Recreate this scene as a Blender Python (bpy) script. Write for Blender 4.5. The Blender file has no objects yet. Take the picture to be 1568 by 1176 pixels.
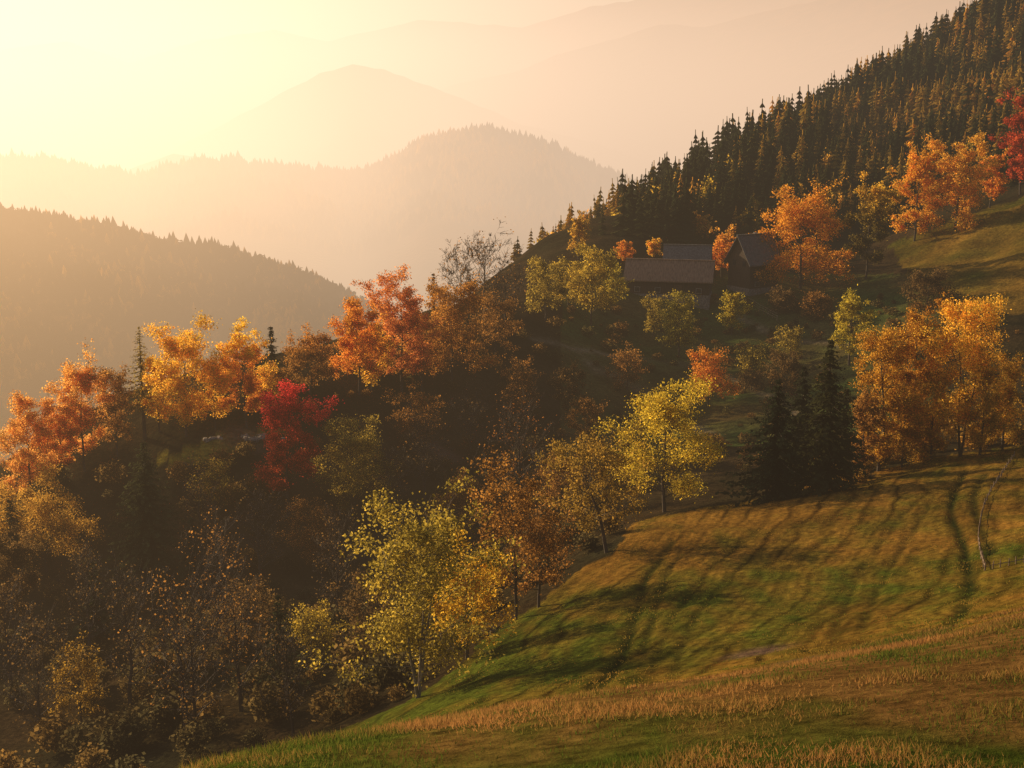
import bpy, math, numpy as np
from mathutils import Vector
R = np.random.default_rng(7)
PITCH = math.radians(12.0); SP, CP = math.sin(PITCH), math.cos(PITCH)
S = 0.72/1568.0
SUN_AZ = math.radians(-48); SUN_EL = math.radians(14.5)

def unproj(px, py, d):
    u=(px-784)*S; v=(588-py)*S
    return np.array([u*d, (CP+v*SP)*d, (-SP+v*CP)*d])
def project(x,y,z):
    dep = y*CP - z*SP
    up = y*SP + z*CP
    dep = np.maximum(dep, 1e-3)
    return 784+x/dep/S, 588-up/dep/S, dep

# ---------------------------------------------------------------- noise
_T = R.random((256,256))
def vnoise(x,y):
    xi=np.floor(x).astype(int); yi=np.floor(y).astype(int)
    fx=x-xi; fy=y-yi; fx=fx*fx*(3-2*fx); fy=fy*fy*(3-2*fy)
    a=_T[xi%256,yi%256]; b=_T[(xi+1)%256,yi%256]; c=_T[xi%256,(yi+1)%256]; d=_T[(xi+1)%256,(yi+1)%256]
    return (a*(1-fx)+b*fx)*(1-fy)+(c*(1-fx)+d*fx)*fy
def fbm(x,y,o=4):
    s=0;a=.5
    for i in range(o):
        s=s+a*(vnoise(x,y)-.5); x=x*2.03+17.3; y=y*2.03+5.1; a*=.5
    return s*2
def ridged(x,y,o=4):
    s=0;a=.5
    for i in range(o):
        s=s+a*(1-np.abs(vnoise(x,y)*2-1)); x=x*2.1+7.3; y=y*2.1+3.1; a*=.5
    return s-.5

# ---------------------------------------------------------------- near terrain control points
pxp=[(330,1170,32),(600,1120,34),(900,1070,37),(1200,1030,40),(1400,1000,42),(1568,960,44),
 (700,1176,26),(1100,1176,24),(1568,1176,22),(0,1300,34),(-250,1400,34),(1900,870,50),
 (650,1085,78),(900,1062,68),(1200,1010,66),(1500,910,75),(1000,1000,80),(1000,900,103),(1000,800,138),
 (1300,900,92),(1300,800,120),(1250,760,142),(1568,690,150),(1500,800,108),(800,950,108),(930,840,128),
 (600,1090,90),(400,1176,95),(0,1176,115),(0,1000,145),(300,1000,135),(200,850,178),(500,850,172),(700,800,178),(850,700,200),
 (0,760,190),(130,722,185),(260,690,185),(400,655,190),(530,610,205),(600,590,215),(700,545,232),(800,500,250),(900,475,280),(1000,445,300),(1100,438,312),(1180,430,318),
 (1100,550,268),(1100,650,215),(900,600,240),(700,680,215),(1300,450,300),(1300,600,225),(1568,600,205),(1568,450,262),(1500,500,245),
 (1400,380,330),(1568,310,335),(1470,345,332),(-250,840,190),
 (800,410,400),(900,372,440),(1000,333,480),(1020,320,520),(1150,255,600),(1300,175,700),(1450,95,800),(1568,15,850),(1750,-110,900),
 (1150,385,370),(1300,335,400),(1420,310,420),(1568,240,440),(1800,230,340),(1800,680,140),(1300,250,540),(1450,190,600)]
wp=[unproj(*p) for p in pxp]
for p in [(1020,320,520),(1150,255,600),(1300,175,700),(1450,95,800),(1568,15,850),(1750,-110,900)]:
    q=unproj(*p); q[1]+=220; q[2]-=110; wp.append(q)
    q=q.copy(); q[1]+=300; q[2]-=130; wp.append(q)
for q in [(-300,600,-200),(-100,600,-190),(-150,420,-140),(20,650,-180),(-500,700,-230),(-60,350,-102),(-150,350,-120),(-250,400,-150),(0,460,-100),
          (28,520,-85),(62,620,-110),(70,900,-210),
          (-130,100,-62),(-60,30,-30),(-170,200,-78),(0,-12,-4),(-30,-12,-12),(35,-12,-1),(-300,1200,-260),(200,1300,-270),(-800,1200,-260)]:
    wp.append(np.array(q,float))
wp=np.array(wp)
def qc(x,y):
    return np.stack([x/(y+25)*3.0, np.log(np.maximum(y+25,4))*1.5],-1)
Q=qc(wp[:,0],wp[:,1]); n=len(Q)
def U(r2): return np.where(r2>1e-12, .5*r2*np.log(np.maximum(r2,1e-12)),0)
D2=((Q[:,None]-Q[None])**2).sum(-1)
A=np.zeros((n+3,n+3)); A[:n,:n]=U(D2)+np.eye(n)*2e-3; A[:n,n]=1; A[:n,n+1:]=Q; A[n,:n]=1; A[n+1:,:n]=Q.T
W=np.linalg.solve(A,np.concatenate([wp[:,2],np.zeros(3)]))
CRX=np.array([-400,0,260,400,600,700,800,900,1000,1150,1300,1450,1568,1750,2200.])
CRY=np.array([900,760,690,640,560,500,408,370,330,255,172,90,10,-115,-400.])
def near_h(x,y):
    x=np.atleast_1d(x).astype(float); y=np.atleast_1d(y).astype(float)
    q=qc(x.ravel(),y.ravel()); out=np.empty(len(q))
    for i in range(0,len(q),40000):
        k=q[i:i+40000]; d=((k[:,None]-Q[None])**2).sum(-1)
        out[i:i+40000]=U(d)@W[:n]+W[n]+k@W[n+1:]
    out=out.reshape(x.shape)
    ux=x/np.maximum(y,1)
    cu=(CRX-784)*S/(CP+(588-CRY)*S*SP); cz=(-SP+(588-CRY)*S*CP)/(CP+(588-CRY)*S*SP)
    lim=np.interp(ux,cu,cz)*y
    out=np.where(y>360,np.minimum(out,lim+np.clip((400-y)/40,0,1)*30),out)
    amp=np.clip(y/120,.15,4)
    return out+fbm(x/25,y/25,4)*amp*1.1+fbm(x/4,y/4,3)*np.clip(y/100,.1,1)*.35

RIDGES=[
 (1350,[(-700,250),(-300,285),(0,322),(120,345),(250,378),(350,392),(450,412),(520,440),(580,475),(650,540),(760,660),(1200,900)],.30),
 (3000,[(-900,200),(-200,235),(0,245),(80,250),(200,272),(340,250),(450,258),(540,270),(600,245),(650,216),(690,206),(750,204),(830,219),(880,240),(950,272),(1020,300),(1100,345),(1300,420),(1900,600)],.27),
 (3900,[(-900,300),(100,300),(200,258),(265,234),(330,244),(400,300),(2000,420)],.25),
 (5600,[(-900,320),(0,300),(200,262),(300,210),(380,170),(430,142),(490,112),(540,98),(585,104),(640,124),(720,155),(800,190),(900,215),(1000,250),(1100,300),(1900,500)],.30),
 (8500,[(-900,260),(0,240),(300,220),(500,195),(700,128),(790,108),(850,84),(950,56),(1010,36),(1080,40),(1150,22),(1250,0),(1400,-50),(1900,-120)],.30),
 (12500,[(-1200,60),(-300,90),(0,75),(100,62),(200,95),(300,62),(420,44),(500,62),(640,30),(800,40),(900,10),(1100,-20),(1500,-60),(2200,-60)],.3)]
def far_h(x,y):
    u=x/np.maximum(y,1)
    z=np.full(x.shape,-420.)
    for k,(dep,pts,sl) in enumerate(RIDGES):
        P=np.array([unproj(a,b,dep) for a,b in pts]); uu=P[:,0]/P[:,1]
        zr=np.interp(u,uu,P[:,2]/P[:,1])*dep*CP
        yc=dep*(1+.05*fbm(u*6+k*9,u*0+k,3))
        zc=zr*yc/(dep*CP)*1.0
        dy=y-yc
        sc=dep/5.
        prof=zc-np.abs(dy)*sl*(1+.25*ridged(x/sc+k*3,y/sc,2))+np.minimum(np.abs(dy)/dep*3,1)*ridged(x/(sc*.9)+k*5,y/(sc*1.8),5)*dep*.06
        z=np.maximum(z,prof)
    return z+fbm(x/90,y/90,3)*4
def H(x,y):
    x=np.atleast_1d(np.asarray(x,float)); y=np.atleast_1d(np.asarray(y,float))
    out=np.full(x.shape,-420.)
    m=y<1500
    if m.any(): out[m]=near_h(x[m],y[m])
    m2=y>620
    if m2.any():
        f=far_h(x[m2],y[m2]); yy=y[m2]
        fade=np.clip((yy-620)/150,0,1)
        f=f-(1-fade)*200
        nb=out[m2]-np.clip((yy-1250)/250,0,1)*250
        out[m2]=np.maximum(nb,f)
    return out
def cast(px,py,dmin=15,dmax=1100):
    d=np.exp(np.linspace(math.log(dmin),math.log(dmax),700))
    P=np.array([unproj(px,py,1.)])*d[:,None]
    h=near_h(P[:,0],P[:,1]); b=np.where(P[:,2]<h)[0]
    i=b[0] if len(b) else len(d)-1
    x,y=P[i,0],P[i,1]
    return np.array([x,y,float(near_h(x,y)[0])]), d[i]
def inpoly(px,py,poly):
    ins=np.zeros(px.shape,bool); m=len(poly)
    for i in range(m):
        x1,y1=poly[i]; x2,y2=poly[(i+1)%m]
        c=((y1>py)!=(y2>py))&(px<(x2-x1)*(py-y1)/((y2-y1)+1e-9)+x1)
        ins^=c
    return ins

# ---------------------------------------------------------------- mesh helper
def make(name,V,faces,cols=None,mats=(),midx=None,smooth=False,link=True):
    me=bpy.data.meshes.new(name)
    V=np.asarray(V,np.float32)
    me.vertices.add(len(V)); me.vertices.foreach_set('co',V.ravel())
    li=np.concatenate([f.ravel() for f in faces]).astype(np.int32)
    tot=np.concatenate([np.full(len(f),f.shape[1]) for f in faces]).astype(np.int32)
    st=np.concatenate([[0],np.cumsum(tot)[:-1]]).astype(np.int32)
    me.loops.add(len(li)); me.loops.foreach_set('vertex_index',li)
    me.polygons.add(len(tot)); me.polygons.foreach_set('loop_start',st); me.polygons.foreach_set('loop_total',tot)
    if midx is not None: me.polygons.foreach_set('material_index',np.concatenate([np.full(len(f),m) for f,m in zip(faces,midx)]).astype(np.int32))
    me.polygons.foreach_set('use_smooth',np.full(len(tot),smooth))
    if cols is not None:
        a=me.color_attributes.new('Col','FLOAT_COLOR','POINT')
        c=np.ones((len(V),4),np.float32); c[:,:3]=cols; a.data.foreach_set('color',c.ravel())
    for m in mats: me.materials.append(m)
    me.update(calc_edges=True)
    ob=bpy.data.objects.new(name,me)
    if link: bpy.context.scene.collection.objects.link(ob)
    return ob

# ---------------------------------------------------------------- materials
def newmat(name):
    m=bpy.data.materials.new(name); m.use_nodes=True; nt=m.node_tree; nt.nodes.clear()
    return m,nt,nt.nodes.new('ShaderNodeOutputMaterial')
def leafmat(name,trans=.5,sc=1.):
    m,nt,out=newmat(name); N=nt.nodes.new; L=nt.links.new
    a=N('ShaderNodeAttribute'); a.attribute_name='Col'
    hs=N('ShaderNodeHueSaturation'); hs.inputs['Value'].default_value=sc; L(a.outputs['Color'],hs.inputs['Color'])
    d=N('ShaderNodeBsdfDiffuse'); t=N('ShaderNodeBsdfTranslucent'); mx=N('ShaderNodeMixShader'); mx.inputs[0].default_value=trans
    hs2=N('ShaderNodeHueSaturation'); hs2.inputs['Value'].default_value=1.65; hs2.inputs['Saturation'].default_value=.98
    L(hs.outputs[0],hs2.inputs['Color'])
    L(hs.outputs[0],d.inputs[0]); L(hs2.outputs[0],t.inputs[0]); L(d.outputs[0],mx.inputs[1]); L(t.outputs[0],mx.inputs[2]); L(mx.outputs[0],out.inputs[0])
    return m
LEAF=leafmat('leaves',.62); NEEDLE=leafmat('needles',.25); GRASSM=leafmat('grass_blades',.5)
def simplemat(name,c1,c2,scale=3,rough=.9,stretch=(1,1,1),bump=.3):
    m,nt,out=newmat(name); N=nt.nodes.new; L=nt.links.new
    tc=N('ShaderNodeTexCoord'); mp=N('ShaderNodeMapping'); mp.inputs['Scale'].default_value=stretch
    no=N('ShaderNodeTexNoise'); no.inputs['Scale'].default_value=scale; no.inputs['Detail'].default_value=6
    r=N('ShaderNodeValToRGB'); r.color_ramp.elements[0].color=(*c1,1); r.color_ramp.elements[1].color=(*c2,1)
    r.color_ramp.elements[0].position=.35; r.color_ramp.elements[1].position=.65
    b=N('ShaderNodeBsdfPrincipled'); b.inputs['Roughness'].default_value=rough
    bp=N('ShaderNodeBump'); bp.inputs['Strength'].default_value=bump
    L(tc.outputs['Object'],mp.inputs[0]); L(mp.outputs[0],no.inputs[0]); L(no.outputs[0],r.inputs[0]); L(r.outputs[0],b.inputs['Base Color'])
    L(no.outputs[0],bp.inputs['Height']); L(bp.outputs[0],b.inputs['Normal']); L(b.outputs[0],out.inputs[0])
    return m
BARK=simplemat('bark',(.03,.022,.016),(.08,.06,.045),4,stretch=(1,1,.2))
BARKW=simplemat('birch_bark',(.10,.08,.06),(.28,.25,.2),3,stretch=(1,1,.5))

TM,nt,out=newmat('ground_surface'); N=nt.nodes.new; L=nt.links.new
at=N('ShaderNodeAttribute'); at.attribute_name='Col'
geo=N('ShaderNodeNewGeometry')
def noise(scale,det=6,mul=(1,1,1)):
    mp=N('ShaderNodeMapping'); mp.inputs['Scale'].default_value=mul; L(geo.outputs['Position'],mp.inputs[0])
    no=N('ShaderNodeTexNoise'); no.inputs['Scale'].default_value=scale; no.inputs['Detail'].default_value=det; no.inputs['Roughness'].default_value=.65
    L(mp.outputs[0],no.inputs[0]); return no
n1=noise(1.6,8); n2=noise(.12,6); 
mr=N('ShaderNodeMapRange'); mr.inputs[1].default_value=.3; mr.inputs[2].default_value=.7; mr.inputs[3].default_value=.4; mr.inputs[4].default_value=1.6
L(n1.outputs[0],mr.inputs[0])
mr2=N('ShaderNodeMapRange'); mr2.inputs[1].default_value=.35; mr2.inputs[2].default_value=.65; mr2.inputs[3].default_value=.65; mr2.inputs[4].default_value=1.3
L(n2.outputs[0],mr2.inputs[0])
mu=N('ShaderNodeMath'); mu.operation='MULTIPLY'; L(mr.outputs[0],mu.inputs[0]); L(mr2.outputs[0],mu.inputs[1])
vm=N('ShaderNodeVectorMath'); vm.operation='SCALE'; L(at.outputs['Color'],vm.inputs[0]); L(mu.outputs[0],vm.inputs['Scale'])
bs=N('ShaderNodeBsdfDiffuse'); L(vm.outputs[0],bs.inputs[0])
bp=N('ShaderNodeBump'); bp.inputs['Strength'].default_value=1.; bp.inputs['Distance'].default_value=.28; L(n1.outputs[0],bp.inputs['Height']); L(bp.outputs[0],bs.inputs['Normal'])
L(bs.outputs[0],out.inputs[0])

# ---------------------------------------------------------------- terrain mesh
NC,NR=880,1150
us=np.linspace(-.66,.66,NC); ys=np.exp(np.linspace(math.log(10),math.log(17000),NR))-25
Xg=us[None,:]*(ys[:,None]+25); Yg=np.repeat(ys[:,None],NC,1)
Zg=H(Xg.ravel(),Yg.ravel()).reshape(NR,NC)
idx=np.arange(NR*NC).reshape(NR,NC)
F=np.stack([idx[:-1,:-1],idx[:-1,1:],idx[1:,1:],idx[1:,:-1]],-1).reshape(-1,4)
x=Xg.ravel();y=Yg.ravel();z=Zg.ravel()
px,py,dep=project(x,y,z)
jx=px+fbm(x/6,y/6,3)*30*np.clip(100/np.maximum(dep,20),.2,1); jy=py+fbm(x/5+9,y/5,3)*14*np.clip(100/np.maximum(dep,20),.2,1)
MEADOW=[(100,1400),(330,1172),(560,1108),(640,1078),(770,960),(850,905),(930,850),(985,790),(1100,775),(1200,765),(1300,742),(1420,702),(1568,682),(1800,650),(1900,1500),(100,1500)]
UPM=[(1360,375),(1568,300),(1850,200),(1850,480),(1500,480),(1400,440)]
mead=(inpoly(jx,jy,MEADOW)&(y<200))|((y<30))
upm=inpoly(jx,jy,UPM)&(y>230)&(y<420)
mid=(y>190)&(y<340)&(px>860)&(px<1440)&(py>420)
clr=inpoly(jx,jy,[(230,705),(330,670),(420,650),(440,662),(380,690),(280,712)])&(y<260)
n_a=fbm(x/9,y/9,4); n_b=fbm(x/30+4,y/30,3); n_c=fbm(x/1.5,y/4,3)
def mix(a,b,t): t=np.clip(t,0,1)[:,None]; return np.asarray(a)*(1-t)+np.asarray(b)*t
col=np.tile(np.array([.045,.030,.014]),(len(x),1))
col=mix(col,np.array([.02,.02,.01]),.5+n_a)
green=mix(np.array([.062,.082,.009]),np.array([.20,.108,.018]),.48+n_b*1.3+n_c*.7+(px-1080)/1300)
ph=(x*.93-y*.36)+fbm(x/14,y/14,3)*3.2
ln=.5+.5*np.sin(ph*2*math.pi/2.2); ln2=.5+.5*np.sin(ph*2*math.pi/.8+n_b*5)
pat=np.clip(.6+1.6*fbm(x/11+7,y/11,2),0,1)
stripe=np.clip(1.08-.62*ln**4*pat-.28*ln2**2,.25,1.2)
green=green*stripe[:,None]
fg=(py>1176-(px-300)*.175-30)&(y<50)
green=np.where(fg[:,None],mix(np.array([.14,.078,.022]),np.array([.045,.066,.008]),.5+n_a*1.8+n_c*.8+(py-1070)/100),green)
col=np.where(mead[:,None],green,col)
col=np.where(upm[:,None],mix(np.array([.07,.07,.01]),np.array([.20,.12,.02]),.5+n_b+n_a),col)
col=np.where(mid[:,None],mix(np.array([.045,.072,.018]),np.array([.085,.065,.022]),.4+n_b+n_a),col)
col=np.where(clr[:,None],np.array([.16,.14,.02]),col)
farm=y>430
fc=mix(np.array([.03,.03,.014]),np.array([.14,.07,.02]),.35+1.9*fbm(x/60,y/60,5))
col=np.where(farm[:,None],fc,col)
def polydist(pts):
    d=np.full(len(x),1e9); m=(y<330)
    for a,b in zip(pts[:-1],pts[1:]):
        ab=b[:2]-a[:2]; t=np.clip(((x[m]-a[0])*ab[0]+(y[m]-a[1])*ab[1])/(ab@ab+1e-9),0,1)
        dd=np.hypot(x[m]-a[0]-t*ab[0],y[m]-a[1]-t*ab[1]); d[m]=np.minimum(d[m],dd)
    return d
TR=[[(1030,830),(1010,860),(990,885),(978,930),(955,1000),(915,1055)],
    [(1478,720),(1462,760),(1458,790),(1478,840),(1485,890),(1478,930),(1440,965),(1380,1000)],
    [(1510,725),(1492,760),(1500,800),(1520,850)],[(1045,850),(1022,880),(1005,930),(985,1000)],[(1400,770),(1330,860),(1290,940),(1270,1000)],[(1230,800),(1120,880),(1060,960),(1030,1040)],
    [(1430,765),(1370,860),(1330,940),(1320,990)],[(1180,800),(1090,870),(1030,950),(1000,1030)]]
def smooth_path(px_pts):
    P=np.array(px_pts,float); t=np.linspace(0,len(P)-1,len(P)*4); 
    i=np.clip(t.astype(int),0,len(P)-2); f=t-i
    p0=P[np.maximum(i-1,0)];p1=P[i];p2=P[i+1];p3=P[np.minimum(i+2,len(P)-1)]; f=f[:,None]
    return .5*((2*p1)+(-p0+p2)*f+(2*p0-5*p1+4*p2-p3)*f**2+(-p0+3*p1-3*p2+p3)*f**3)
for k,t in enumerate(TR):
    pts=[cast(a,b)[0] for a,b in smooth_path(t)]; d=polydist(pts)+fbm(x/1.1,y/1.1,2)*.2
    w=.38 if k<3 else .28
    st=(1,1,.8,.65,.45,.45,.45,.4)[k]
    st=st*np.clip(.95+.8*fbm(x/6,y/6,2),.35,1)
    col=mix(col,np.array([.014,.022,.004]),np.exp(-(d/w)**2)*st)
    z-= .24*st*np.exp(-(d/(w*1.1))**2)
for t in [[(820,520),(930,545),(1050,560),(1160,600),(1240,650)],[(1120,480),(1200,520),(1300,530)],[(900,560),(980,600),(1100,680)]]:
    pts=[cast(a,b)[0] for a,b in smooth_path(t)]; d=polydist(pts)+fbm(x/3,y/3,2)*.5
    col=mix(col,np.array([.18,.135,.08]),np.exp(-(d/1.)**2)*.85)
for (a,b,r) in [(1160,1000,1.7),(1245,1006,1.6),(375,673,3.5),(680,697,4)]:
    c,_=cast(a,b); t_=np.exp(-(((x-c[0])/r)**2+((y-c[1])/(r*.7))**2)**1.5)
    col=mix(col,np.array([.12,.075,.055]),t_*.9)
make('ground',np.stack([x,y,z],-1),[F],col,[TM],smooth=True)

# ---------------------------------------------------------------- tree building
def unit(v): return v/np.maximum(np.linalg.norm(v,axis=-1,keepdims=True),1e-9)
class TB:
    def __init__(s): s.V=[];s.F=[];s.n=0
    def tube(s,P,rad,k=5):
        P=np.asarray(P,float); T=unit(np.gradient(P,axis=0)); ref=np.array([.31,.95,.05])
        a=unit(np.cross(T,ref)); b=np.cross(T,a); th=np.arange(k)*2*math.pi/k
        V=P[:,None]+np.asarray(rad)[:,None,None]*(a[:,None]*np.cos(th)[None,:,None]+b[:,None]*np.sin(th)[None,:,None])
        m=len(P); i=np.arange(m*k).reshape(m,k)+s.n; j=np.roll(i,-1,1)
        s.V.append(V.reshape(-1,3)); s.F.append(np.stack([i[:-1],j[:-1],j[1:],i[1:]],-1).reshape(-1,4)); s.n+=m*k
def leaves(C,size,r,flat=0.):
    n=len(C); a=r.normal(size=(n,3)); a[:,2]*=(1-flat); a=unit(a); b=r.normal(size=(n,3)); b=unit(np.cross(a,b))
    s=(size*r.uniform(.6,1.4,n))[:,None]
    V=np.stack([C-a*s,C-b*s*.65,C+a*s,C+b*s*.65],1).reshape(-1,3)
    return V,np.arange(n*4).reshape(n,4)
def decid(name,base,Ht,Wd,c1,c2,d,dens=1.,bare=False,stems=1,bark=None,lean=(0,0),top=None,low=.22):
    r=np.random.default_rng(int(abs(base[0]*13+base[1]*7))+5)
    t=TB(); tips=[]
    rt=.015*Ht+.03
    tw=max(1.,d/130.) if bare else 1.
    if bare: rt*=1.15
    R_=Wd/2
    for s_ in range(stems):
        az0=r.uniform(0,6.28); sp=0 if stems==1 else R_*.4
        k=9; tt=np.linspace(0,1,k)
        P=np.stack([lean[0]*tt**1.3*Ht+sp*math.cos(az0)*tt, lean[1]*tt*Ht+sp*math.sin(az0)*tt, tt*Ht*.88],-1)
        P[1:]+=np.cumsum(r.normal(size=(k-1,3))*[.02,.02,0],0)*Ht*.35
        P[0,2]-=.6
        f=1 if stems==1 else .7
        t.tube(P,rt*f*(1-tt*.88),6)
        nl=int((19 if not bare else 22)*(1 if stems==1 else .6))
        skew=r.uniform(.75,1.3,6)
        for i in range(nl):
            q=low+(.95-low)*((i+r.uniform(0,1))/nl)
            b0=np.array([np.interp(q,tt,P[:,c]) for c in range(3)])
            az=i*2.4+r.uniform(-.5,.5)+az0
            h=(q-low)/(1-low)
            prof=math.sqrt(max(.08,1-((h-.33)/.72)**2))
            Ln=R_*prof*r.uniform(.6,1.25)*skew[int((az%6.283)/6.2832*6)%6]
            el=math.radians(12+52*h+r.uniform(-10,12)+(14 if bare else 0))
            dr=np.array([math.cos(az)*math.cos(el),math.sin(az)*math.cos(el),math.sin(el)])
            ltt=np.linspace(0,1,5)[:,None]
            L3=min(Ln/max(.6,math.cos(el)),Ht*.45)
            B=b0+dr*L3*ltt+np.array([0,0,1])*(L3*.12*ltt**2)+np.cumsum(r.normal(size=(5,3))*.04*L3,0)*ltt
            rb=rt*f*(1-q*.85)*.42
            t.tube(B,rb*(1-.8*ltt[:,0]),4)
            for j in range(6):
                qq=r.uniform(.25,1); s0=np.array([np.interp(qq,ltt[:,0],B[:,c]) for c in range(3)])
                d2=unit(dr+r.normal(size=3)*.75+[0,0,.25]); l2=L3*r.uniform(.18,.42)
                C=s0+d2*l2*np.linspace(0,1,4)[:,None]+r.normal(size=(4,3))*.03*l2
                t.tube(C,np.array([.4,.3,.2,.08])*rb+.008*tw,3)
                for m in range(3 if not bare else 8):
                    d3=unit(d2+r.normal(size=3)*.7+([0,0,.3] if bare else [0,0,0])); s1=C[r.integers(1,4)]; l3=l2*r.uniform(.3,.7)
                    E=s1+d3*l3*np.array([0,.5,1])[:,None]
                    t.tube(E,np.array([.2*rb+.008,.018,.008])*tw,3)
                    tips.append(E[2]); 
                    if not bare: tips.append(E[1])
    tips=np.array(tips)
    ax=np.interp(tips[:,2],[0,Ht],[0,lean[0]*Ht])
    fz=Ht*.985/np.quantile(tips[:,2],.992); fx=R_*.97/np.quantile(np.hypot(tips[:,0]-ax,tips[:,1]),.95) if lean[0]==0 else 1.
    fx=min(max(fx,.6),1.5)
    tips=tips*[fx,fx,fz]; TV=np.concatenate(t.V)*[fx,fx,fz]
    ls=max(.10,.00062*d)*(.9+.1*Ht/12)
    area=Wd*Ht*.75
    nleaf=int(min(22000,max(2200,area*4.0/(1.3*ls*ls)*dens)))
    if bare: nleaf=int(nleaf*.025)
    w=r.random(len(tips))**1.6; w/=w.sum()
    pick=r.choice(len(tips),nleaf,p=w)
    C=tips[pick]+r.normal(size=(nleaf,3))*[1,1,.75]*(.034*Wd+.08)
    LV,LF=leaves(C,ls,r)
    cl=r.random(len(tips)); base_t=cl[pick]*.7+r.random(nleaf)*.3
    hh=(C[:,2]/Ht)
    lc=mix(np.array(c1),np.array(c2),base_t)
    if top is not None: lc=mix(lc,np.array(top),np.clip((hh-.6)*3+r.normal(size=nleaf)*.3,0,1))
    lc=lc*r.uniform(.65,1.25,(nleaf,1))*(.65+.7*cl[pick])[:,None]
    Fb=np.concatenate(t.F)
    cols=np.concatenate([np.full((t.n,3),.05),np.repeat(lc,4,0)])
    ob=make(name,np.concatenate([TV,LV]),[Fb,LF+t.n],cols,[bark or BARK,LEAF],[0,1])
    ob.location=base
    return ob
def spruce(name,base,Ht,Wd,c,d,larch=False):
    r=np.random.default_rng(int(abs(base[0]*11+base[1]*3)))
    t=TB(); t.tube(np.array([[0,0,-.5],[0,0,Ht*.5],[0,0,Ht]]),[.02*Ht,.011*Ht,.01],6)
    lv=int(Ht*2.4); Cs=[];A=[];B_=[];S_=[]
    for i in range(lv):
        q=.06+.93*(i+r.uniform(0,.8))/lv
        if larch: q=.25+.75*q
        for j in range(12):
            if larch and r.random()<.25: continue
            az=r.uniform(0,6.28); Ln=Wd/2*((1-q)**.75)*r.uniform(.55,1.3)+.1
            m=max(3,int(Ln*3.6)); tt=(np.arange(m)+.5)/m
            dr=np.array([math.cos(az),math.sin(az),0])
            P=np.array([0,0,q*Ht])+dr*Ln*tt[:,None]+np.array([0,0,1.])*(-.42*Ln*tt+.22*Ln*tt**2)[:,None]
            if r.random()<.4: t.tube(np.array([P[0]*[0,0,1],P[m//2],P[-1]]),[.03,.02,.01],3)
            Cs.append(P+r.normal(size=P.shape)*.09); ax=dr*.5+np.array([0,0,-.25]); A.append(np.repeat(ax[None],m,0)); 
            sd=np.array([-dr[1],dr[0],0]); B_.append(np.repeat(sd[None],m,0)); S_.append(.36*(1-tt*.35)*(max(Ln,.5)/2.2)**.4)
    C=np.concatenate(Cs);A=np.concatenate(A)+r.normal(size=C.shape)*.25;B=np.concatenate(B_)+r.normal(size=C.shape)*.4; s=np.concatenate(S_)[:,None]
    if larch: s=s*.6
    V=np.stack([C-A*s,C-B*s*.7,C+A*s*1.5,C+B*s*.7],1).reshape(-1,3); nl=len(C)
    lc=np.array(c)*r.uniform(.6,1.35,(nl,1))
    cols=np.concatenate([np.full((t.n,3),.04),np.repeat(lc,4,0)])
    ob=make(name,np.concatenate(t.V+[V]),[np.concatenate(t.F),np.arange(nl*4).reshape(nl,4)+t.n],cols,[BARK,NEEDLE if not larch else LEAF],[0,1])
    ob.location=base; return ob

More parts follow.
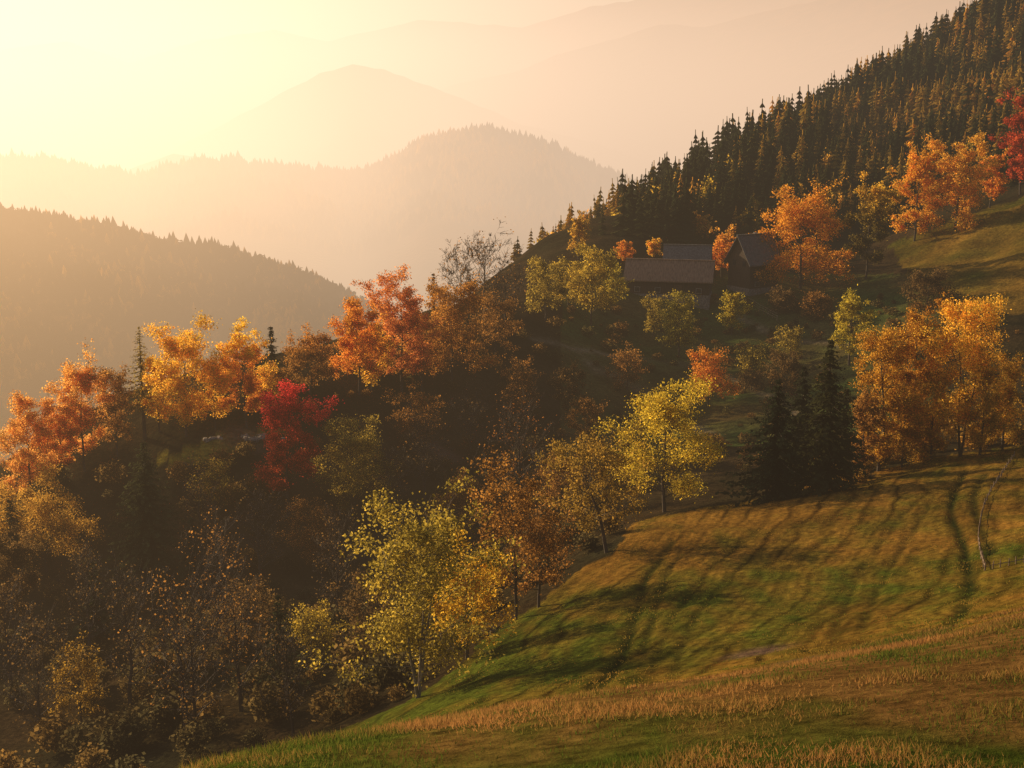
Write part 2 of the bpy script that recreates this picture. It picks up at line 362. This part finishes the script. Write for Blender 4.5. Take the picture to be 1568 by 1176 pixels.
YEL=((.64,.44,.045),(.64,.34,.03)); YG=((.30,.27,.03),(.46,.35,.03)); ORA=((.60,.28,.03),(.52,.19,.022)); RED=((.36,.03,.02),(.42,.09,.02))
BRO=((.20,.105,.03),(.29,.145,.03)); OLI=((.18,.15,.03),(.33,.24,.035)); DBR=((.09,.06,.025),(.15,.09,.028)); OR2=((.64,.29,.065),(.60,.37,.08)); PIN=((.52,.16,.055),(.52,.24,.045))
YBR=((.44,.29,.03),(.38,.21,.028))
trees=[
 ('maple_tree',130,725,545,100,OR2,{}),('maple_tree',50,775,615,100,OR2,{}),('beech_tree',72,885,733,150,((.34,.20,.035),(.40,.24,.035)),{}),
 ('beech_tree',20,960,790,110,DBR,{}),('maple_tree',180,700,560,75,BRO,{'dens':.6}),('beech_tree',95,740,590,70,OR2,{}),
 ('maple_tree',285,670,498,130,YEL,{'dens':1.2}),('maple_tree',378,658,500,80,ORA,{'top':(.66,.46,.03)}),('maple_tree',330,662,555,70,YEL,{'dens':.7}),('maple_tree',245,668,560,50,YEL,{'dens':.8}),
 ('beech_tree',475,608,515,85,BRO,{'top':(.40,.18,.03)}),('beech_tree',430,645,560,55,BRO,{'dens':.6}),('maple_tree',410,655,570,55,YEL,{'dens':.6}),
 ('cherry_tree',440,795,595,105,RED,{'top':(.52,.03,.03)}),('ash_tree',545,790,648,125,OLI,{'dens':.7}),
 ('maple_tree',550,612,470,90,ORA,{}),('maple_tree',615,605,422,105,PIN,{'dens':.9}),('beech_tree',690,595,435,115,((.30,.14,.03),(.38,.19,.03)),{'dens':.9}),('maple_tree',570,608,500,70,YEL,{'dens':.6}),
 ('maple_tree',645,600,480,75,((.36,.16,.03),(.4,.2,.03)),{'dens':.7}),
 ('bare_ash_tree',742,500,352,125,BRO,{'bare':True}),('bare_ash_tree',708,510,372,80,BRO,{'bare':True}),('bare_ash_tree',775,500,395,70,BRO,{'bare':True}),('beech_tree',760,560,455,80,BRO,{'dens':.5}),
 ('birch_tree',640,1070,752,235,((.18,.155,.028),(.36,.27,.035)),{'bark':BARKW,'stems':3,'dens':.5}),
 ('maple_tree',715,1010,815,140,((.44,.31,.025),(.52,.32,.02)),{'dens':.65}),
 ('beech_tree',790,950,690,140,((.19,.095,.022),(.28,.14,.025)),{'dens':.3,'stems':2}),('beech_tree',825,930,740,110,BRO,{'dens':.3}),
 ('bare_beech_tree',795,800,598,130,((.26,.10,.025),(.22,.10,.02)),{'dens':5,'bare':True}),
 ('ash_tree',930,848,662,150,((.2,.14,.025),(.28,.17,.025)),{'lean':(-.22,0),'dens':.4}),
 ('maple_tree',1018,785,578,180,((.32,.27,.025),(.56,.40,.03)),{'dens':1.3,'low':.15}),
 ('maple_tree',1085,625,535,80,ORA,{'dens':.7}),
 ('maple_tree',1345,722,500,120,((.44,.20,.02),(.42,.26,.025)),{'low':.08}),('maple_tree',1395,707,462,105,((.38,.15,.018),(.38,.21,.02)),{'low':.08}),
 ('maple_tree',1470,700,460,145,YEL,{'dens':.75,'stems':2,'low':.12}),('ash_tree',1535,690,545,80,YBR,{'low':.08}),('maple_tree',1425,705,560,75,YBR,{'low':.05,'dens':.8}),
 ('maple_tree',1380,718,590,75,YBR,{'low':.05,'dens':.8}),('maple_tree',1500,698,560,80,YBR,{'dens':.7,'low':.05}),('beech_tree',1320,728,600,60,BRO,{'low':.05}),
 ('birch_tree',1300,560,450,62,YG,{'dens':.8}),('maple_tree',1225,442,288,132,((.60,.31,.02),(.5,.21,.018)),{'dens':1.4,'low':.1}),
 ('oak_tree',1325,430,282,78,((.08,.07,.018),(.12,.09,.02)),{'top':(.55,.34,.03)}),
 ('maple_tree',1400,372,235,72,((.6,.36,.03),(.58,.26,.025)),{'low':.08}),('maple_tree',1462,352,213,100,((.6,.36,.05),(.58,.29,.03)),{'low':.08}),('maple_tree',1562,300,155,75,RED,{}),('maple_tree',1515,320,235,45,ORA,{}),
 ('apple_tree',835,492,402,75,OLI,{}),('apple_tree',905,502,385,95,((.24,.19,.03),(.40,.28,.03)),{'dens':.8}),('apple_tree',1040,548,450,75,((.2,.18,.03),(.38,.3,.03)),{'dens':.7}),
 ('apple_tree',870,470,410,60,((.3,.22,.03),(.44,.3,.03)),{'dens':.7}),
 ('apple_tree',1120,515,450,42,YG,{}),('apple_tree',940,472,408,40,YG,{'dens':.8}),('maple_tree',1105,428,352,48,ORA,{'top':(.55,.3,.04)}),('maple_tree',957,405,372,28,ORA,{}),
 ('maple_tree',1000,398,368,22,YEL,{}),('beech_tree',885,400,330,35,YBR,{}),('beech_tree',1200,620,540,60,DBR,{}),
 ('beech_tree',800,640,555,70,BRO,{'dens':.6}),('beech_tree',870,640,560,60,DBR,{'dens':.7}),('hazel_tree',960,600,535,60,BRO,{'dens':.6}),('hazel_tree',1150,590,525,55,OLI,{'dens':.6}),('beech_tree',640,700,600,80,BRO,{'dens':.6}),
 ('beech_tree',900,690,610,60,BRO,{'dens':.6}),('hazel_tree',1000,520,455,45,OLI,{'dens':.6}),('bare_ash_tree',720,700,590,80,DBR,{'bare':True}),('beech_tree',1210,560,500,50,OLI,{'dens':.5}),
 ('bare_ash_tree',285,1130,800,190,BRO,{'bare':True}),('bare_ash_tree',370,1090,850,130,BRO,{'bare':True}),('bare_ash_tree',200,1080,850,130,DBR,{'bare':True}),
 ('bare_ash_tree',60,1140,930,140,DBR,{'bare':True}),('bare_ash_tree',450,1130,930,120,DBR,{'bare':True}),('bare_ash_tree',140,1020,820,110,DBR,{'bare':True}),('bare_ash_tree',340,980,770,110,BRO,{'bare':True}),
 ('bare_ash_tree',520,960,770,100,DBR,{'bare':True}),('bare_ash_tree',300,1150,900,130,DBR,{'bare':True}),('bare_ash_tree',400,900,740,100,DBR,{'bare':True}),('bare_ash_tree',20,1080,870,110,DBR,{'bare':True}),
 ('hazel_tree',125,1110,985,80,((.26,.16,.025),(.30,.19,.025)),{'dens':.5}),('hazel_tree',480,1010,922,90,((.28,.22,.025),(.34,.24,.03)),{'dens':.5}),
 ('beech_tree',570,1010,870,100,DBR,{'dens':.4}),('beech_tree',480,880,770,100,BRO,{'dens':.5}),('bare_ash_tree',310,860,700,80,BRO,{'bare':True}),('beech_tree',380,1000,880,100,DBR,{'dens':.3}),
 ('bare_ash_tree',590,800,690,90,BRO,{'bare':True}),('bare_ash_tree',650,770,620,90,DBR,{'bare':True}),('hazel_tree',330,790,710,70,OLI,{'dens':.5}),
 ('beech_tree',860,800,700,90,BRO,{'dens':.6}),('beech_tree',700,830,730,100,BRO,{'dens':.6}),
 ('bush',1200,480,445,80,DBR,{}),('bush',1250,485,450,90,((.16,.08,.02),(.2,.1,.02)),{}),('bush',1420,470,415,90,DBR,{}),('bush',1150,600,570,60,DBR,{}),
]
for nm,bx,by,ty,w,c,kw in trees:
    p,d=cast(bx,by); Ht=(by-ty)*S*d*1.02; Wd=w*S*d
    kw=dict(kw)
    if nm=='bush': kw['low']=.05
    decid(nm,tuple(p),Ht,Wd,c[0],c[1],d,**kw)
for bx,by,ty,w,c,la in [(222,672,498,80,(.24,.18,.03),True),(418,606,500,46,(.02,.028,.014),False),(232,915,668,160,(.05,.058,.024),False),
    (150,1010,850,90,(.035,.045,.022),False),(430,1060,905,85,(.035,.045,.022),False),(25,900,760,70,(.04,.045,.022),False),(300,930,790,80,(.035,.042,.022),False),
    (1185,765,575,150,(.022,.032,.016),False),(1262,752,515,135,(.038,.042,.017),False),(1225,742,555,120,(.025,.032,.016),False),(1290,742,590,80,(.05,.045,.016),False),
    (640,560,470,36,(.02,.025,.012),False),(665,520,422,30,(.02,.025,.012),False)]:
    p,d=cast(bx,by); spruce('larch_tree' if la else 'spruce_tree',tuple(p),(by-ty)*S*d,w*S*d,c,d,la)
def bushT(r,n=170,ls=.075):
    v=unit(r.normal(size=(n,3)))*r.uniform(.45,1,(n,1))**.5; v=v*[.5,.5,.5]+[0,0,.5]+r.normal(size=(n,3))*.03
    cc=unit(r.normal(size=(9,3)))*.22+[0,0,.5]
    v=v*.55+.45*(cc[r.integers(0,9,n)]+r.normal(size=(n,3))*.17)
    return leaves(v,ls,r)
def conT(r,t=11,k=8,slim=1.):
    Vs=[]
    for i in range(t):
        q=.08+.9*(i+r.uniform(-.3,.3))/t
        for j in range(k):
            az=r.uniform(0,6.28); L_=slim*.19*(1-q)**.8*r.uniform(.5,1.3)+.012; dr=np.array([math.cos(az),math.sin(az),0]); sd=np.array([-dr[1],dr[0],0])
            z0=np.array([0,0,q+.05]); w=L_*.5
            m=dr*L_*.6+[0,0,q-.01]
            Vs+= [z0,m-sd*w,dr*L_+[0,0,q-.035],m+sd*w]
    Vs+=[[-.012,0,0],[.012,0,0],[.006,0,1.02],[-.006,0,1.02]]
    Vs+=[[0,-.012,0],[0,.012,0],[0,.006,1.02],[0,-.006,1.02]]
    V=np.array(Vs,float); return V,np.arange(len(V)).reshape(-1,4)
def lowT(r,k=5):
    Vs=[];
    for (z0,z1,rr) in [(.05,.65,.2),(.4,1.,.12)]:
        for j in range(k):
            a=j*6.283/k+r.uniform(-.3,.3); b=a+6.283/k*.95; q=rr*r.uniform(.8,1.3)
            Vs+=[[0,0,z1],[q*math.cos(a),q*math.sin(a),z0],[q*math.cos(b)*.9,q*math.sin(b)*.9,z0-.03],[0,0,z1-.02]]
    V=np.array(Vs,float); return V,np.arange(len(V)).reshape(-1,4)
def mass(name,temps,P,hs,ws,cols,mat,r):
    VV=[];FF=[];CC=[];n0=0
    which=r.integers(0,len(temps),len(P))
    for k,(tv,tf) in enumerate(temps):
        m=np.where(which==k)[0]
        if not len(m): continue
        a=r.uniform(0,6.28,len(m)); c,s=np.cos(a)[:,None],np.sin(a)[:,None]
        lx=r.normal(size=len(m))[:,None]*.04*hs[m,None]
        X=(tv[None,:,0]*c-tv[None,:,1]*s)*ws[m,None]+P[m,0,None]+lx*tv[None,:,2]; Y=(tv[None,:,0]*s+tv[None,:,1]*c)*ws[m,None]+P[m,1,None]; Z=tv[None,:,2]*hs[m,None]+P[m,2,None]
        V=np.stack([X,Y,Z],-1).reshape(-1,3)
        FF.append((tf[None]+np.arange(len(m))[:,None,None]*len(tv)).reshape(-1,4)+n0); n0+=len(V); VV.append(V)
        nf=len(tv)//4
        cc=cols[m][:,None,:]*r.uniform(.6,1.35,(len(m),nf,1)); CC.append(np.repeat(cc,4,1).reshape(-1,3))
    return make(name,np.concatenate(VV),FF,np.concatenate(CC),[mat])
r=np.random.default_rng(3)
conts=[conT(r,slim=s) for s in (.8,.9,1,1,1.15,1.3)]; bushts=[bushT(r) for _ in range(5)]; lows=[lowT(r) for _ in range(4)]
roundl=[bushT(r,26,.2) for _ in range(4)]
FOR=[(770,425),(800,408),(900,368),(1000,330),(1022,305),(1150,235),(1300,155),(1450,75),(1568,-20),(2100,-500),(2100,150),(1800,200),(1600,255),(1540,290),(1480,290),(1440,300),(1370,345),(1290,370),(1200,385),(1120,378),(1060,380),(960,392),(880,425),(820,440)]
N0=52000
xx=r.uniform(-30,900,N0); yy=r.uniform(340,1150,N0); zz=near_h(xx,yy); ppx,ppy,_=project(xx,yy,zz)
ok=inpoly(ppx,ppy,FOR)
crest=(~ok)&(ppx>770)&(ppx<2100)&(yy>400)&(ppy<430)&(ppy<np.interp(ppx,CRX,CRY)+40)
ok=ok|(crest&(r.random(N0)<.4)&(xx<.42*yy))
P=np.stack([xx,yy,zz-.5],-1)[ok]; m=len(P)
hs=r.uniform(8,23,m)*(1+.5*fbm(P[:,0]/35,P[:,1]/35,2))*np.interp(P[:,1],[380,600],[.6,1.])
kind=fbm(P[:,0]/60,P[:,1]/60,3)+r.normal(size=m)*.22
lar=kind>.03
cols=np.where(lar[:,None],mix(np.array([.56,.33,.05]),np.array([.22,.16,.03]),r.random(m)**.8),mix(np.array([.024,.034,.018]),np.array([.055,.06,.022]),r.random(m)))
mass('conifer_forest',conts,P[:],hs,hs*r.uniform(.8,1.5,m),cols,leafmat('forest_needles',.45),r)
k=r.random(m)<.05
def regionmass(name,poly,n,hr,wf,colfun,temps,mat,xr,yr,ground=near_h):
    xx=r.uniform(*xr,n); yy=r.uniform(*yr,n); zz=ground(xx,yy); a,b,_=project(xx,yy,zz); ok=inpoly(a,b,poly)
    P=np.stack([xx,yy,zz-.2],-1)[ok]; m=len(P); hs=r.uniform(*hr,m)
    return mass(name,temps,P,hs,hs*wf*r.uniform(.8,1.3,m),colfun(m),mat,r)
bigb=[bushT(r,560,.05) for _ in range(5)]
Pk=P[k]; mass('forest_broadleaf_trees',bigb,Pk,r.uniform(7,13,len(Pk)),r.uniform(6,10,len(Pk)),mix(np.array([.5,.24,.03]),np.array([.40,.30,.03]),r.random(len(Pk))),LEAF,r)
regionmass('woodland_undergrowth',[(-400,1400),(-400,800),(0,770),(130,735),(300,720),(420,690),(600,640),(760,650),(850,720),(960,770),(920,840),(800,925),(690,1020),(620,1070),(540,1100),(300,1170),(200,1400)],
  3300,(1.2,4.0),1.1,lambda m:mix(np.array([.055,.05,.024]),np.array([.18,.11,.03]),r.random(m)**2.2),bigb,LEAF,(-200,60),(60,260))
regionmass('hillside_shrubs',[(600,600),(760,520),(900,480),(1100,450),(1300,460),(1560,500),(1560,660),(1300,720),(1150,740),(1000,760),(850,700),(700,640)],
  1000,(.5,2.6),1.5,lambda m:mix(np.array([.06,.065,.024]),np.array([.20,.11,.03]),r.random(m)),bushts,LEAF,(-60,150),(160,330))
regionmass('ridge_hedge',[(440,660),(530,625),(600,600),(700,560),(800,510),(800,480),(700,500),(600,560),(500,600)],
  800,(1.2,4),1.,lambda m:mix(np.array([.10,.06,.018]),np.array([.22,.11,.022]),r.random(m)),bigb,LEAF,(-100,20),(180,280))
regionmass('farm_hedge',[(820,480),(940,462),(1100,468),(1300,450),(1420,400),(1440,440),(1330,490),(1100,490),(900,510)],
  400,(.8,2.2),1.2,lambda m:mix(np.array([.08,.05,.018]),np.array([.2,.11,.022]),r.random(m)),bigb,LEAF,(0,170),(230,360))
regionmass('meadow_edge_hedge',[(1150,770),(1300,748),(1420,708),(1568,688),(1700,670),(1700,640),(1568,655),(1420,675),(1280,715),(1150,745)],
  420,(1.2,3.6),1.1,lambda m:mix(np.array([.13,.09,.022]),np.array([.30,.17,.03]),r.random(m)),bigb,LEAF,(30,130),(120,190))
dm=leafmat('distant_forest_leaves',.4)
def distant(name,temps,xr,yr,n,hr,wf,cf):
    yy=r.uniform(*yr,n); uu=r.uniform(*xr,n); xx=uu*yy; zz=H(xx,yy); P=np.stack([xx,yy,zz-1],-1); hs=r.uniform(*hr,n)*(1+.9*fbm(xx/70,yy/70,4))*r.uniform(.6,1.1,n)
    k=fbm(xx/150,yy/150,3)+r.normal(size=n)*.2
    cols=np.where((k>.05)[:,None],np.array([.42,.23,.04]),np.array([.035,.038,.018]))*cf
    mass(name,temps,P,hs,hs*wf,cols,dm,r)
distant('valley_forest',lows,(-.45,.02),(820,1420),17000,(5,13),1.6,1.)
distant('valley_broadleaf_forest',roundl,(-.45,.02),(820,1420),15000,(5,9),1.1,.8)
distant('hill_forest',lows,(-.42,.25),(2450,3250),28000,(9,22),1.6,1.)

# ---------------------------------------------------------------- grass
def grass(name,n,poly,xr,yr,hr,wr,c1,c2,ws=0):
    xx=r.uniform(*xr,n)
    yy=yr[0]+(yr[1]-yr[0])*r.random(n)**(.85 if ws else 1.3)
    xx=xx*(yy/yr[1])
    pt=fbm(xx/2.2,yy/2.2,3)+.6*fbm(xx/9,yy/9,2)
    k=r.random(n)<np.clip(.5+pt*1.4,.08,1); xx,yy,pt=xx[k],yy[k],pt[k]
    zz=near_h(xx,yy); a,b,_=project(xx,yy,zz); ok=inpoly(a,b,poly); xx,yy,zz,pt=xx[ok],yy[ok],zz[ok],pt[ok]; m=len(xx)
    h=r.uniform(*hr,m)*(1+np.clip(pt,-.4,1)); w=r.uniform(*wr,m); az=r.uniform(0,6.28,m)
    if ws: w=w*np.clip(yy/25,.8,2.2)
    B=np.stack([xx,yy,zz-.02],-1); sd=np.stack([np.cos(az),np.sin(az),0*az],-1)*w[:,None]; tip=B+np.stack([r.normal(size=m)*.4*h,r.normal(size=m)*.4*h,h],-1)
    g=fbm(xx/5+31,yy/5,3)
    V=np.stack([B-sd,B+sd,tip],1).reshape(-1,3); c=mix(np.array(c1),np.array(c2),np.clip(.40+g*1.8+pt*.5+r.normal(size=m)*.25,0,1))
    make(name,V,[np.arange(m*3).reshape(m,3)],np.repeat(c,3,0),[GRASSM])
FG=[(250,1300),(280,1170),(600,1085),(900,1030),(1200,985),(1400,955),(1568,905),(1750,850),(1750,1300)]
grass('tall_grass',400000,FG,(-28,36),(16,56),(.04,.19),(.007,.017),(.055,.08,.010),(.26,.135,.040),1)
grass('meadow_grass',190000,MEADOW,(-60,140),(40,175),(.03,.10),(.02,.045),(.07,.09,.010),(.23,.14,.022))

# ---------------------------------------------------------------- farm buildings
WOOD=simplemat('dark_timber',(.02,.014,.01),(.055,.034,.022),2.5,stretch=(6,6,.4)); ROOF=simplemat('shingle_roof',(.13,.08,.052),(.28,.175,.11),2,stretch=(3,.6,.6)); ROOF2=simplemat('slate_roof',(.07,.068,.068),(.13,.125,.12),3)
PLAS=simplemat('window_frame_paint',(.2,.18,.15),(.3,.27,.22),2); GLASS=simplemat('window_glass',(.02,.025,.03),(.03,.035,.04),1,rough=.1,bump=0); STONE=simplemat('stone',(.10,.09,.08),(.22,.2,.18),3)
def box(name,lo,hi,mat,par):
    lo=np.array(lo,float);hi=np.array(hi,float)
    V=np.array([[ (lo,hi)[i][0],(lo,hi)[j][1],(lo,hi)[k][2]] for i in (0,1) for j in (0,1) for k in (0,1)])
    Fq=np.array([[0,1,3,2],[4,6,7,5],[0,4,5,1],[2,3,7,6],[0,2,6,4],[1,5,7,3]])
    o=make(name,V,[Fq],None,[mat]); o.parent=par; return o
def house(name,base,L_,Wd,wall,roofh,rot,roofm,stone=1.2):
    e=bpy.data.objects.new(name,None); bpy.context.scene.collection.objects.link(e); e.location=base; e.rotation_euler=(0,0,rot)
    hx,hy=L_/2,Wd/2
    box('stone_base',(-hx-.1,-hy-.1,-3),(hx+.1,hy+.1,stone),STONE,e)
    V=[];
    for sx in (-hx,hx): V+=[[sx,-hy,stone],[sx,hy,stone],[sx,hy,wall],[sx,0,wall+roofh],[sx,-hy,wall]]
    o=make('walls',np.array(V),[np.array([[0,5,9,4],[1,2,7,6],[0,1,6,5]]),np.array([[0,4,3,2,1],[5,6,7,8,9]])],None,[WOOD]); o.parent=e
    ov=.8; sl=roofh/hy
    for s in (-1,1):
        y0=s*(hy+ov); z0=wall-sl*ov; t=.22
        V=np.array([[-hx-ov,y0,z0],[hx+ov,y0,z0],[hx+ov,0,wall+roofh],[-hx-ov,0,wall+roofh]]); V=V+[0,0,.05]; V2=V+[0,0,t]
        Fq=np.array([[0,1,2,3],[4,7,6,5],[0,4,5,1],[1,5,6,2],[2,6,7,3],[3,7,4,0]])
        o=make('roof_front' if s<0 else 'roof_back',np.concatenate([V,V2]),[Fq],None,[roofm]); o.parent=e
    box('ridge_cap',(-hx-ov-.05,-.2,wall+roofh+.2),(hx+ov+.05,.2,wall+roofh+.42),roofm,e)
    nw=max(2,int(L_//3.5))
    for i in range(nw):
        cx=-hx+(i+.5)*L_/nw
        if i==nw//2:
            box('door',(cx-.8,-hy-.06,stone+.01),(cx+.8,-hy-.005,stone+2.0),simplemat('door_wood',(.05,.03,.02),(.1,.06,.03)),e); continue
        box('window_frame_%d'%i,(cx-.6,-hy-.16,stone+.35),(cx+.6,-hy-.11,stone+1.45),PLAS,e); box('window_%d'%i,(cx-.48,-hy-.19,stone+.46),(cx+.48,-hy-.165,stone+1.34),GLASS,e)
    for yy_ in (-hy*.45,hy*.45):
        box('gable_window',(hx+.01,yy_-.5,wall-1.3),(hx+.06,yy_+.5,wall-.2),GLASS,e); box('gable_window',(-hx-.06,yy_-.5,wall-1.3),(-hx-.01,yy_+.5,wall-.2),GLASS,e)
    return e
p,d=cast(1025,452); house('timber_barn',tuple(p),17.0,7,3.8,3.2,math.radians(-12),ROOF,.5)
p2=p+np.array([5.5,15,0]); p2[2]=p[2]+1.0; e=house('farm_shed',tuple(p2),9,6.5,4.4,3.0,math.radians(-10),ROOF2,.5)
p,d=cast(1152,446); e=house('farmhouse',tuple(p),7.8,7.4,6.9,5.0,math.radians(30),ROOF2,1.0)
box('chimney',(1.2,1.2,8),(1.9,1.9,12.4),STONE,e)

def fence(name,pts,h=1.1,pr=.07,rails=2,wood=None):
    e=bpy.data.objects.new(name,None); bpy.context.scene.collection.objects.link(e)
    t=TB()
    for q in pts: t.tube(np.array([q-[0,0,.3],q+[0,0,h]])+r.normal(size=(2,3))*[.02,.02,0],[pr,pr*.8],6)
    for k in range(rails):
        hh=h*(.45+.4*k)
        for a,b in zip(pts[:-1],pts[1:]): t.tube(np.array([a+[0,0,hh],b+[0,0,hh+r.normal()*.02]]),[pr*.6,pr*.55],4)
    o=make('posts_and_rails',np.concatenate(t.V),[np.concatenate(t.F)],None,[wood]); o.parent=e
FW=simplemat('weathered_wood',(.12,.085,.06),(.26,.19,.13),3)
def along(px_pts,n):
    P=np.array([cast(a,b)[0] for a,b in px_pts]); s=np.concatenate([[0],np.cumsum(np.linalg.norm(np.diff(P[:,:2],axis=0),axis=1))]); t=np.linspace(0,s[-1],n)
    X=np.interp(t,s,P[:,0]);Y=np.interp(t,s,P[:,1]); return np.stack([X,Y,near_h(X,Y)],-1)
fence('pasture_fence',along(smooth_path([(1508,875),(1498,830),(1506,780),(1526,740),(1553,700)]),34),.55,.05,1,FW)
fence('pasture_fence',along([(1130,462),(1190,492)],10),1.2,.07,3,FW)
fence('pasture_fence',along([(1508,875),(1568,862),(1640,850)],12),.5,.04,1,FW)
c,d=cast(375,676)
import bmesh
bm=bmesh.new()
for i in range(16):
    g=bmesh.ops.create_icosphere(bm,subdivisions=2,radius=r.uniform(.25,.6)); o_=Vector((r.normal()*2.4,r.normal()*.8,r.uniform(0,.3)))
    for v in g['verts']: v.co=Vector((v.co.x*1.3,v.co.y,v.co.z*.7))*(1+.25*math.sin(v.co.x*9+v.co.y*7+i))+o_
me=bpy.data.meshes.new('rock_pile'); bm.to_mesh(me); bm.free(); me.materials.append(STONE); o=bpy.data.objects.new('rock_pile',me); o.location=tuple(c); bpy.context.scene.collection.objects.link(o)

# ---------------------------------------------------------------- haze (absorbing volume, sunlit glow painted in as emission)
hz=make('glowing_valley_haze',np.array([[X,Y,Z] for X in (-12000,12000) for Y in (-300,17500) for Z in (-550,900)],float),[np.array([[0,1,3,2],[4,6,7,5],[0,4,5,1],[2,3,7,6],[0,2,6,4],[1,5,7,3]])])
m,nt,out=newmat('haze_glow'); N=nt.nodes.new; L=nt.links.new
g=N('ShaderNodeNewGeometry'); sx=N('ShaderNodeSeparateXYZ'); L(g.outputs['Position'],sx.inputs[0])
def M(op,a,b=None,c=None):
    k=N('ShaderNodeMath'); k.operation=op
    for i,v in enumerate((a,b,c)):
        if v is None: continue
        if isinstance(v,(int,float)): k.inputs[i].default_value=v
        else: L(v,k.inputs[i])
    return k.outputs[0]
def MR(v,a,b,c=0,d=1):
    k=N('ShaderNodeMapRange'); k.interpolation_type='SMOOTHSTEP'; L(v,k.inputs[0])
    for i,q in enumerate((a,b,c,d)): k.inputs[i+1].default_value=q
    return k.outputs[0]
dens=M('MULTIPLY',M('EXPONENT',M('MULTIPLY',sx.outputs[2],-1/250.)),1/1850.)
def MIXC(t,a,b):
    k=N('ShaderNodeMix'); k.data_type='RGBA'; L(t,k.inputs[0])
    for i,v in ((6,a),(7,b)):
        if isinstance(v,tuple): k.inputs[i].default_value=(*v,1)
        else: L(v,k.inputs[i])
    return k.outputs[2]
left=MR(sx.outputs[0],1300,-2000)  # sun glow painted in: distant haze emits more towards the left
nl_=MIXC(MR(sx.outputs[2],-170,-70),(.42,.25,.11),(1.75,1.02,.46))  # valley shade put into the emission colour: dimmer low down
near=MIXC(MR(sx.outputs[0],100,-380),(.13,.105,.075),nl_)  # painted sun glow close in: bright on the left, dim on the right
farc=MIXC(left,(1.62,1.06,.70),(2.5,2.0,1.5))
colr=MIXC(MR(sx.outputs[1],350,2600),near,farc)
ab=N('ShaderNodeVolumeAbsorption'); ab.inputs[0].default_value=(0,0,0,1); L(dens,ab.inputs['Density'])
em=N('ShaderNodeEmission'); L(colr,em.inputs[0]); L(dens,em.inputs[1])  # self-glow stands in for sunlight scattered by the haze
ad=N('ShaderNodeAddShader'); L(ab.outputs[0],ad.inputs[0]); L(em.outputs[0],ad.inputs[1]); L(ad.outputs[0],out.inputs['Volume'])
hz.data.materials.append(m)
try: m.cycles.volume_step_rate=.35
except Exception as ex: print('step',ex)

# ---------------------------------------------------------------- light, sky, camera
sc=bpy.context.scene
w=bpy.data.worlds.new('World'); sc.world=w; w.use_nodes=True; nt=w.node_tree
sk=nt.nodes.new('ShaderNodeTexSky'); sk.sky_type='NISHITA'; sk.sun_disc=False; sk.sun_elevation=SUN_EL; sk.sun_rotation=SUN_AZ; sk.dust_density=3.5; sk.altitude=900
bg=nt.nodes['Background']; bg.inputs[1].default_value=.13; nt.links.new(sk.outputs[0],bg.inputs[0])
sd=Vector((math.sin(SUN_AZ)*math.cos(SUN_EL),math.cos(SUN_AZ)*math.cos(SUN_EL),math.sin(SUN_EL)))
sl=bpy.data.lights.new('sun','SUN'); sl.energy=10.5; sl.angle=math.radians(.6); sl.color=(1,.70,.38)
so=bpy.data.objects.new('sun',sl); so.rotation_euler=sd.to_track_quat('Z','Y').to_euler(); so.location=(-200,200,300); sc.collection.objects.link(so)
cam=bpy.data.cameras.new('camera'); cam.lens=50; cam.sensor_width=36; cam.clip_end=40000; cam.clip_start=.5
co=bpy.data.objects.new('camera',cam); co.rotation_euler=(math.radians(90)-PITCH,0,0); sc.collection.objects.link(co); sc.camera=co
sc.view_settings.view_transform='Standard'; sc.view_settings.look='None'; sc.view_settings.exposure=0
